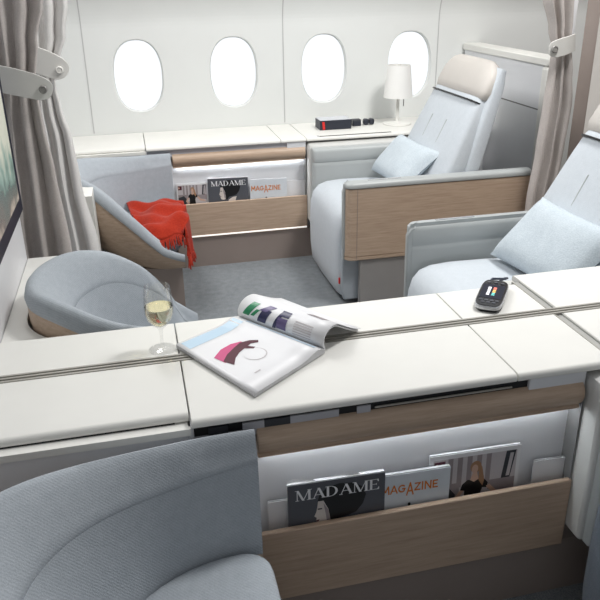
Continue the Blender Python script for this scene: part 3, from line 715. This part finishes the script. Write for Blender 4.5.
def pocket_magazine(x0, x1, ztop, y, tilt, thick, kind, label, group, rootname='magazine'):
    """stands in the pocket on z = 0.192; y is the cover plane at the top edge; leans back by tilt (m over its height)"""
    wd, ht = x1-x0, ztop-0.192
    r = thing(rootname, ((x0+x1)/2, y-tilt, 0.192), label, 'magazine' if rootname == 'magazine' else 'card', group)
    O = Vector((x0, y-tilt, 0.192)); ex = Vector((1, 0, -0.02)).normalized(); eu = Vector((0, tilt, ht)).normalized(); nn = ex.cross(eu); nn = -nn if nn.y > 0 else nn
    cv = {'madame': 'coverdark', 'mag': 'coverpale', 'woman': 'paper', 'blank': 'paper'}[kind]
    def bx(b, u0, u1, v0, v1, d0, d1, mt):
        P = lambda u, v, d: tuple(O+ex*u+eu*v-nn*d)
        b.loft([[P(u0, v0, d), P(u1, v0, d), P(u1, v1, d), P(u0, v1, d)] for d in (d0, d1)], M[mt])
    b = MB(); bx(b, 0, wd, 0, ht, 0, 0.0012, cv); b.build('cover', r, smooth=0)
    b = MB(); bx(b, 0.001, wd-0.002, 0.001, ht+0.003, 0.0013, thick, 'pages')
    if kind == 'madame':   # wavy top pages
        P = lambda u, v, d: tuple(O+ex*u+eu*v-nn*d)
        b.loft([[P(wd*k/16, ht-0.02, 0.004+0.002*(k % 3)), P(wd*k/16, ht+0.006+0.006*math.sin(k*0.8)+0.003*math.sin(k*1.9), 0.006+0.003*math.sin(k)), P(wd*k/16, ht-0.02, 0.012)] for k in range(17)], M['paper'])
    b.build('pages', r, smooth=0)
    T = ht  # picture coords measured down from the top
    if kind == 'madame':
        b = MB(); pics = []
        f = 0.226/0.226*wd
        # bob haircut
        hair = [(0.57, -0.30), (0.60, -0.20), (0.66, -0.15), (0.76, -0.12), (0.87, -0.15), (0.95, -0.24), (0.97, -0.36), (0.93, -0.50), (0.86, -0.60), (0.74, -0.62), (0.66, -0.70), (0.55, -0.76), (0.50, -0.74), (0.54, -0.55), (0.56, -0.42)]
        hair = [(0.30, -0.30), (0.32, -0.19), (0.40, -0.10), (0.52, -0.06), (0.66, -0.08), (0.77, -0.17), (0.80, -0.30), (0.77, -0.44), (0.70, -0.56), (0.62, -0.60), (0.52, -0.62), (0.46, -0.72), (0.42, -0.70), (0.40, -0.50), (0.36, -0.38)]
        face = [(0.305, -0.30), (0.36, -0.30), (0.41, -0.45), (0.43, -0.62), (0.42, -0.70), (0.36, -0.72), (0.31, -0.69), (0.295, -0.635), (0.283, -0.60), (0.29, -0.565), (0.265, -0.535), (0.285, -0.47), (0.295, -0.40)]
        A = lambda pl: [(u*wd, T+v*wd*0.75) for u, v in pl]
        b2 = [('ink', A(hair), 1), ('skin', A(face), 1.5), ('ink', A(rect(0.30, 0.345, -0.435, -0.415)), 2), ('maroon', A([(0.283, -0.60), (0.32, -0.595), (0.30, -0.635)]), 2), ('covergrey', A([(0.36, -0.34), (0.41, -0.46), (0.43, -0.64), (0.40, -0.70), (0.385, -0.55)]), 1.8),
              ('skin', A([(0.50, -0.72), (0.60, -0.64), (0.70, -0.62), (0.66, -0.78), (0.48, -0.80)]), 0.8)]
        flat(b, b2, O, ex, eu, nn, 0.00025); b.build('cover_picture', r, smooth=0, fix=False)
        b = MB(); flat(b, word('MADAME', 0.075*wd, T-0.185*wd, 0.87*wd, 0.125*wd, 'letter', True), O, ex, eu, nn, 0.0003); b.build('title_lettering', r, smooth=0, fix=False)
    elif kind == 'mag':
        b = MB(); A = lambda pl: [(u*wd, T+v*wd) for u, v in pl]
        pics = [('covergrey2', A(rect(0.0, 1.0, -1.3, -0.62)), 0.5), ('ink', A([(0.40, -0.55), (0.47, -0.54), (0.48, -0.66), (0.45, -0.66), (0.46, -0.8), (0.38, -0.8)]), 1), ('ink', A(ell(0.43, -0.50, 0.022, 0.03, 10)), 1), ('ink', A(rect(0.56, 0.62, -0.58, -0.54)), 1)]
        flat(b, pics, O, ex, eu, nn, 0.0003); b.build('cover_picture', r, smooth=0, fix=False)
        b = MB(); flat(b, word('MAGAZINE', 0.03*wd, T-0.29*wd, 0.80*wd, 0.125*wd, 'orange', False, (3, 1.5, 0.42)), O, ex, eu, nn, 0.0003); b.build('title_lettering', r, smooth=0, fix=False)
    elif kind == 'woman':
        b = MB(); A = lambda pl: [(u*wd, T+v*wd) for u, v in pl]
        pics = [('covergrey2', A(rect(0.04, 0.96, -0.9, -0.05)), 0.4)]
        for k in range(5): pics.append(('covergrey', A(rect(0.20+0.105*k, 0.255+0.105*k, -0.42, -0.05)), 0.8))
        pics += [('maroon', A(rect(0.05, 0.17, -0.20, -0.07)), 0.9), ('skin2', A(ell(0.08, -0.13, 0.025, 0.035, 10)), 1.2),
                 ('darkbits', A([(0.84, -0.05), (0.95, -0.05), (0.90, -0.40), (0.80, -0.40)]), 0.95), ('covergrey', A([(0.66, -0.38), (0.96, -0.38), (0.96, -0.55), (0.66, -0.50)]), 1.0), ('covergrey2', A([(0.885, -0.08), (0.925, -0.08), (0.895, -0.36), (0.855, -0.36)]), 1.1),
                 ('covergrey', A(rect(0.04, 0.34, -0.9, -0.36)), 0.95), ('darkbits', A([(0.04, -0.46), (0.22, -0.40), (0.30, -0.50), (0.30, -0.9), (0.04, -0.9)]), 1.2),
                 ('ink', A([(0.43, -0.34), (0.50, -0.36), (0.57, -0.34), (0.62, -0.36), (0.66, -0.41), (0.65, -0.47), (0.60, -0.46), (0.58, -0.54), (0.62, -0.9), (0.34, -0.9), (0.40, -0.56), (0.40, -0.47), (0.35, -0.47), (0.37, -0.39)]), 1.6),
                 ('skin2', A([(0.64, -0.45), (0.68, -0.43), (0.76, -0.52), (0.90, -0.56), (0.90, -0.60), (0.74, -0.58)]), 1.7), ('skin2', A([(0.35, -0.46), (0.395, -0.47), (0.33, -0.57), (0.40, -0.63), (0.37, -0.67), (0.27, -0.58)]), 1.7),
                 ('hairb', A(ell(0.51, -0.19, 0.062, 0.072, 16)), 1.7), ('hairb', A([(0.545, -0.15), (0.58, -0.2), (0.615, -0.36), (0.60, -0.44), (0.55, -0.36)]), 2.3), ('skin2', A(ell(0.50, -0.215, 0.036, 0.055, 14)), 2.2), ('skin2', A([(0.485, -0.25), (0.525, -0.25), (0.55, -0.345), (0.50, -0.375), (0.455, -0.345)]), 2.1)]
        flat(b, pics, O, ex, eu, nn, 0.0003); b.build('cover_picture', r, smooth=0, fix=False)
    return r
G1, G2 = 'magazines in the foreground pocket', 'magazines in the window console pocket'
pocket_magazine(0.246, 0.472, 0.475, 1.224, 0.006, 0.010, 'madame', 'charcoal MADAME magazine with a dark bob portrait in the foreground pocket', G1)
pocket_magazine(0.460, 0.634, 0.454, 1.229, 0.004, 0.008, 'mag', 'pale magazine titled MAGAZINE in orange in the foreground pocket', G1)
pocket_magazine(0.586, 0.818, 0.476, 1.241, 0.004, 0.006, 'woman', 'magazine with a seated woman in black in the foreground pocket', G1)
pocket_magazine(0.205, 0.30, 0.424, 1.243, 0.003, 0.003, 'blank', 'blank white card at the left end of the foreground pocket', 'blank cards in the pockets', 'paper_card')
pocket_magazine(0.855, 0.940, 0.416, 1.238, 0.003, 0.003, 'blank', 'blank white card at the right end of the foreground pocket', 'blank cards in the pockets', 'paper_card')
pocket_magazine(0.192, 0.359, 0.478, 3.770, 0.004, 0.006, 'woman', 'small magazine with a woman in black in the window console pocket', G2)
pocket_magazine(0.360, 0.580, 0.497, 3.756, 0.006, 0.008, 'madame', 'charcoal MADAME magazine in the window console pocket', G2)
pocket_magazine(0.590, 0.798, 0.473, 3.760, 0.004, 0.006, 'mag', 'pale magazine titled MAGAZINE in orange in the window console pocket', G2)
pocket_magazine(0.770, 0.904, 0.451, 3.775, 0.003, 0.003, 'blank', 'blank white card at the right end of the window console pocket', 'blank cards in the pockets', 'paper_card')

# ================================================================== OPEN MAGAZINE
om = thing('open_magazine', (0.25, 1.45, 0.69), 'open magazine with a curled page lying on the foreground console', 'magazine')
SA, SB = Vector((0.215, 1.621, 0.6925)), Vector((0.38, 1.404, 0.6925)); LA, LB = Vector((0.046, 1.517, 0.6925)), Vector((0.19, 1.258, 0.6925))
EV = Vector((0.796, 0.605, 0)); 
def pg(u, v, h):   # u 0 spine .. 1 outer, v 0 far .. 1 near
    p = (SA*(1-v)+SB*v)*(1-u)+(LA*(1-v)+LB*v)*u
    return p+Vector((0, 0, h))
def pageh(u, base): return base+0.010*math.exp(-((u-0.12)/0.13)**2)-0.004*math.exp(-(u/0.05)**2)
b = MB(); rings = []
for i in range(17):
    u = i/16; rings.append([tuple(pg(u, 0, 0)), tuple(pg(u, 1, 0)), tuple(pg(u, 1, pageh(u, 0.009))), tuple(pg(u, 0.5, pageh(u, 0.009))), tuple(pg(u, 0, pageh(u, 0.009)))])
b.loft(rings, M['pages']); b.build('page_block', om, smooth=40)
b = MB(); b.loft([[tuple(pg(u/16*1.005, v, pageh(u/16, 0.0095))) for v in (-0.003, 0.25, 0.5, 0.75, 1.004)] for u in range(17)], M['paper'], False, False); b.build('left_page', om, smooth=60, solid=0.0006)
def on_left(pts, ly, mt, bb):
    bb.add([tuple(pg(u, v, pageh(u, 0.0095)+0.0007+0.0002*ly)) for u, v in pts], [tuple(range(len(pts)))], M[mt])
b = MB()
for k in range(10): on_left([(0.05+0.09*k, 0.02), (0.14+0.09*k, 0.02), (0.14+0.09*k, 0.15), (0.05+0.09*k, 0.15)], 0, 'pblue', b)
for k in range(4): on_left([(0.04, 0.15+0.2*k), (0.10, 0.15+0.2*k), (0.10, 0.35+0.2*k), (0.04, 0.35+0.2*k)], 0, 'pblue', b)
on_left([(0.88, 0.40), (0.72, 0.34), (0.56, 0.33), (0.44, 0.36), (0.44, 0.40), (0.58, 0.41), (0.74, 0.46), (0.86, 0.53)], 1, 'pink', b)
on_left([(0.86, 0.50), (0.74, 0.44), (0.60, 0.40), (0.47, 0.37), (0.36, 0.40), (0.30, 0.46), (0.33, 0.485), (0.40, 0.45), (0.46, 0.46), (0.42, 0.52), (0.46, 0.53), (0.52, 0.47), (0.62, 0.49), (0.72, 0.53), (0.82, 0.60)], 2, 'maroon', b)
on_left([(0.52+0.13*math.cos(a/18*6.283), 0.60+0.10*math.sin(a/18*6.283)) for a in range(18)], 1, 'covergrey2', b)
on_left([(0.525+0.122*math.cos(a/18*6.283), 0.595+0.094*math.sin(a/18*6.283)) for a in range(18)], 1.5, 'paper', b)
on_left([(0.70, 0.80), (0.78, 0.80), (0.78, 0.815), (0.70, 0.815)], 1, 'covergrey2', b)
b.build('page_picture', om, smooth=0, fix=False)
CS = [(0.0, 0.006), (-0.006, 0.022), (-0.004, 0.038), (0.008, 0.051), (0.028, 0.058), (0.052, 0.056), (0.076, 0.044), (0.100, 0.031), (0.128, 0.017), (0.160, 0.005)]
def interp(t):
    f = t*(len(CS)-1); i = min(int(f), len(CS)-2); k = f-i
    p0, p1, p2, p3 = CS[max(i-1, 0)], CS[i], CS[i+1], CS[min(i+2, len(CS)-1)]
    return tuple(0.5*((2*p1[q])+(-p0[q]+p2[q])*k+(2*p0[q]-5*p1[q]+4*p2[q]-p3[q])*k*k+(-p0[q]+3*p1[q]-3*p2[q]+p3[q])*k**3) for q in (0, 1))
def curl(t, v, off=0.0):
    e, z = interp(t); e2, z2 = interp(min(1, t+0.01)); e1, z1_ = interp(max(0, t-0.01)); L = math.hypot(e2-e1, z2-z1_); ne, nz = -(z2-z1_)/L, (e2-e1)/L
    k = 1-0.10*v
    return tuple(SA*(1-v)+SB*v+EV*((e+ne*off)*k)+Vector((0, 0, z+nz*off)))
b = MB(); b.loft([[curl(i/30, v/4) for v in range(5)] for i in range(31)], M['paper'], False, False); b.build('curled_page', om, smooth=70, solid=0.0008)
b = MB(); b.loft([[curl(i/30*0.97, v/4*0.99, -0.005) for v in range(5)] for i in range(31)], M['pages'], False, False); b.build('inner_pages', om, smooth=70, solid=0.003)
b = MB()
def on_curl(mt, t0, t1, v0, v1, sk=0.0, ly=0):
    b.loft([[curl(t0+(t1-t0)*i/8, max(0, min(1, v0+(v1-v0)*j/3+sk*i/8)), 0.0012+0.0003*ly) for j in range(4)] for i in range(9)], M[mt], False, False)
on_curl('green', 0.16, 0.40, 0.06, 0.14, 0.07); on_curl('green', 0.18, 0.30, 0.16, 0.20, 0.05); on_curl('pnavy', 0.12, 0.34, 0.24, 0.34, 0.04); on_curl('purple', 0.30, 0.42, 0.24, 0.32, 0.08, 1)
on_curl('pnavy', 0.10, 0.40, 0.42, 0.46, 0.06); on_curl('purple', 0.12, 0.30, 0.47, 0.58, 0.0); on_curl('pnavy', 0.32, 0.42, 0.48, 0.58, 0.0, 1)
for k in range(6): on_curl('covergrey2', 0.12+0.04*k, 0.135+0.04*k, 0.66, 0.86, 0, 0)
on_curl('covergrey', 0.52, 0.58, 0.68, 0.86, 0.05)
b.build('page_picture', om, smooth=0, fix=False)

# ================================================================== WINE GLASS
gc = (0.014, 1.522, 0.6905)
wg = thing('wine_glass', gc, 'stemmed glass of white wine standing on the foreground console', 'glass')
b = MB()
outer = [(0.0295, 0.163), (0.0325, 0.14), (0.0345, 0.115), (0.0335, 0.095), (0.028, 0.078), (0.018, 0.066), (0.008, 0.058)]
inner = [(0.007, 0.060), (0.017, 0.068), (0.027, 0.080), (0.0322, 0.096), (0.0332, 0.115), (0.0312, 0.14), (0.0285, 0.163)]
b.lathe(outer+inner[::1], gc, M['glass'], 48); b.build('bowl', wg, smooth=80)
b = MB(); b.lathe([(0.008, 0.058), (0.0045, 0.05), (0.0035, 0.035), (0.004, 0.018), (0.006, 0.008)], gc, M['glass'], 20); b.build('stem', wg, smooth=80)
b = MB(); b.lathe([(0.006, 0.008), (0.015, 0.005), (0.030, 0.003), (0.0325, 0.0015), (0.032, 0.0), (0.001, 0.0)], gc, M['glass'], 36); b.build('foot', wg, smooth=60)
b = MB(); b.lathe([(0.0005, 0.0615), (0.0065, 0.0615), (0.0165, 0.069), (0.0262, 0.0805), (0.0312, 0.096), (0.0322, 0.1125), (0.0005, 0.1125)], gc, M['wine'], 36); o = b.build('wine', wg, smooth=60); o['label'] = 'pale golden wine'

# ================================================================== HANDSET
ph = thing('handset', (0.893, 1.58, 0.69), 'black remote handset with lit screen lying on the foreground console', 'handset')
PA, PB, PD = Vector((0.813, 1.527, 0.6905)), Vector((0.872, 1.484, 0.6905)), Vector((0.917, 1.674, 0.6905))
exh, eyh = (PB-PA), None
exn = exh.normalized(); eyn = Vector((-exn.y, exn.x, 0)); pw, pl = 0.072, 0.180
PO = Vector((0.893, 1.580, 0.6905))
def hp(x, y, z): return tuple(PO+exn*x+eyn*y+Vector((0, 0, z)))
def rr_(a, b_, n=36, e=4.5): return superell(a, b_, n, e)
b = MB(); b.loft([[hp(x, y, z) for x, y in rr_(pw/2*k, pl/2*(1-(1-k)*0.4))] for k, z in ((0.86, 0.0), (0.95, 0.003), (1.0, 0.008))], M['phone']); b.build('body', ph, smooth=50)
b = MB(); b.loft([[hp(x, y, z) for x, y in rr_(pw/2*k, pl/2*(1-(1-k)*0.4))] for k, z in ((1.0, 0.008), (1.015, 0.010), (1.015, 0.015), (0.99, 0.0175), (0.93, 0.018))], M['chrome']); b.build('silver_edge', ph, smooth=50)
b = MB(); b.loft([[hp(x, y, z) for x, y in rr_(pw/2*k, pl/2*(1-(1-k)*0.4))] for k, z in ((0.95, 0.0175), (0.94, 0.0195), (0.90, 0.020))], M['phone']); b.build('face_plate', ph, smooth=50)
b = MB(); b.loft([[hp(x*0.029, y, z) for x, y in ((-1, -0.040), (1, -0.040), (1, 0.052), (-1, 0.052))] for z in (0.0200, 0.0206)], M['navy']); sc_ = b.build('screen', ph, smooth=0)
b = MB()
for i, y in enumerate((-0.018, -0.008, 0.002, 0.012, 0.022, 0.030)):
    for x, mt in ((-0.010, 'dot_w'), (0.004, ('dot_g', 'dot_g', 'dot_o', 'dot_o', 'dot_r', 'dot_r')[i])):
        b.loft([[hp(x+dx, y+dy, z) for dx, dy in ((-0.004, -0.0035), (0.004, -0.0035), (0.004, 0.0035), (-0.004, 0.0035))] for z in (0.0206, 0.0208)], M[mt])
b.build('screen_icons', sc_, smooth=0)
b = MB()
for x, y in ((-0.020, -0.055), (-0.007, -0.055), (0.007, -0.055), (0.020, -0.055), (-0.014, -0.068), (0, -0.068), (0.014, -0.068), (-0.018, 0.066), (0, 0.068), (0.018, 0.066)):
    b = MB(); b.loft([[hp(x+p*1.0, y+q, z) for p, q in rr_(0.0052, 0.0042, 14, 3)] for z in (0.0198, 0.0212)], M['keys']); b.build('button', ph, smooth=40)
b = MB(); b.tube([(0.925, 1.660, 0.702), (0.945, 1.678, 0.704), (0.985, 1.678, 0.699), (0.998, 1.690, 0.695), (1.005, 1.72, 0.68), (1.015, 1.77, 0.645), (1.03, 1.84, 0.59), (1.05, 1.92, 0.53), (1.07, 1.98, 0.498)], 0.0035, M['cable']); b.build('cable', ph)

# ================================================================== LAMP AND SMALL BOXES
LC = (1.512, 3.965, 0.6905)
lp = thing('table_lamp', LC, 'white table lamp on the console by the rightmost window', 'lamp')
b = MB(); b.lathe([(0.001, 0.0), (0.082, 0.0), (0.083, 0.004), (0.080, 0.009), (0.03, 0.012), (0.012, 0.016), (0.001, 0.016)], LC, M['white'], 40); b.build('base', lp, smooth=40)
b = MB(); b.lathe([(0.010, 0.012), (0.0095, 0.34), (0.001, 0.342)], LC, M['white'], 20); b.build('stem', lp, smooth=40)
b = MB(); b.lathe([(0.084, 0.155), (0.066, 0.335), (0.0645, 0.335), (0.0825, 0.155), (0.084, 0.155)], LC, M['shade'], 48); b.build('lamp_shade', lp, smooth=50)
b = MB()
for k in range(3):
    a = k*2.094+0.4; b.tube([(LC[0], LC[1], LC[2]+0.325), (LC[0]+0.066*math.cos(a), LC[1]+0.066*math.sin(a), LC[2]+0.325)], 0.0015, M['metal2'], 6)
b.build('shade_ring', lp)
b = MB(); b.tube([(LC[0]+0.028, LC[1]-0.02, LC[2]+0.165), (LC[0]+0.028, LC[1]-0.02, LC[2]+0.105)], 0.003, M['button'], 8); b.build('pull_switch', lp)

gb = thing('gift_box', (1.12, 3.97, 0.69), 'black box with a red tab, largest of three on the window console', 'box', 'small dark boxes on the window console')
b = MB(); b.box(1.030, 1.215, 3.91, 4.02, 0.6905, 0.744, M['dark']); b.build('box_body', gb, bevel=0.002)
b = MB(); b.box(1.032, 1.213, 3.912, 4.018, 0.744, 0.7455, M['boxtop']); o = b.build('box_lid', gb, smooth=0); o['label'] = 'pale shiny box top'
b = MB(); b.add([(1.046, 3.9085, 0.694), (1.060, 3.9085, 0.694), (1.056, 3.9085, 0.738), (1.042, 3.9085, 0.738)], [(0, 1, 2, 3)], M['darkred']); o = b.build('ribbon_tab', gb, solid=0.001, smooth=0, fix=False); o['label'] = 'red ribbon tab'
sb = thing('trinket_box', (1.27, 3.99, 0.69), 'small black cube-shaped box between the larger box and the trinket', 'box', 'small dark boxes on the window console')
b = MB(); b.box(1.243, 1.293, 3.968, 4.015, 0.6905, 0.722, M['dark']); b.build('box_body', sb, bevel=0.004)
b = MB(); b.box(1.2425, 1.2935, 3.9675, 4.0155, 0.7222, 0.7262, M['darkbits']); b.build('box_lid', sb, bevel=0.001)
tk = thing('trinket', (1.345, 4.0, 0.69), 'small black two-lobed trinket nearest the lamp on the window console', 'trinket', 'small dark boxes on the window console')
b = MB()
for dx in (-0.017, 0.017):
    rings = []
    for y, k in ((3.978, 0.7), (3.983, 1.0), (4.005, 1.0), (4.010, 0.7)):
        rings.append([(1.345+dx+p*k, y, 0.709+q*k) for p, q in superell(0.0155, 0.0175, 20, 3)])
    b.loft(rings, M['dark'])
b.build('lobes', tk, smooth=40)
b = MB(); b.box(1.336, 1.354, 3.981, 4.006, 0.708, 0.722, M['ink']); b.build('bridge', tk, bevel=0.002)

# ================================================================== RED THROW
th = thing('throw_blanket', (0.08, 3.35, 0.41), 'red fringed throw blanket crumpled over the window ottoman seat', 'blanket')
def throw_pt(u, v):
    """u 0 left .. 1 hanging front end, v 0 far .. 1 near"""
    L = 0.30*u/0.68
    y = 3.60-0.42*v-0.05*u*(1-v)+0.02*math.sin(9*u+2)
    x = -0.075+0.05*v*(1-u)+L*0.92
    f = 0.012*math.sin(14*v+5*u)+0.009*math.sin(23*v-7*u+1)+0.008*math.sin(17*u+6*v)
    z = 0.425+0.040*math.exp(-((u-0.45)/0.32)**2)*(0.55+0.45*math.sin(3.1*v+0.3))+f*0.9
    xe = 0.182
    if x > xe:
        over = x-xe; x = xe+0.018+0.012*math.sin(16*v+1)+0.010*min(over*8, 1); z = z-over*1.35
        z = max(z, 0.292)
    if v > 0.8 and x < 0.18: z -= 0.05*sm((v-0.8)/0.2)
    return (x, y, z)
b = MB(); NU, NV = 44, 40
b.loft([[throw_pt(i/NU, j/NV) for j in range(NV+1)] for i in range(NU+1)], M['red'], False, False); b.build('cloth', th, smooth=80, solid=0.007)
b = MB()
for k in range(64):
    v = 0.04+0.95*k/63; p = Vector(throw_pt(1.0, v)); d = random.uniform(-0.012, 0.012)
    ln = random.uniform(0.03, 0.05)
    b.tube([tuple(p), tuple(p+Vector((0.006, d*0.5, -ln*0.5))), tuple(p+Vector((0.004+random.uniform(-0.008, 0.008), d, -ln)))], [0.0032, 0.0034, 0.0022], M['red'], 5)
for k in range(60):
    u = 0.25+0.73*k/59; p = Vector(throw_pt(u, 1.0)); d = random.uniform(-0.012, 0.012); ln = random.uniform(0.035, 0.06)
    b.tube([tuple(p), tuple(p+Vector((d*0.5, -0.020, -ln*0.35))), tuple(p+Vector((d, -0.030, -ln)))], [0.0032, 0.0034, 0.0022], M['red'], 5)
b.build('fringe', th, smooth=60)
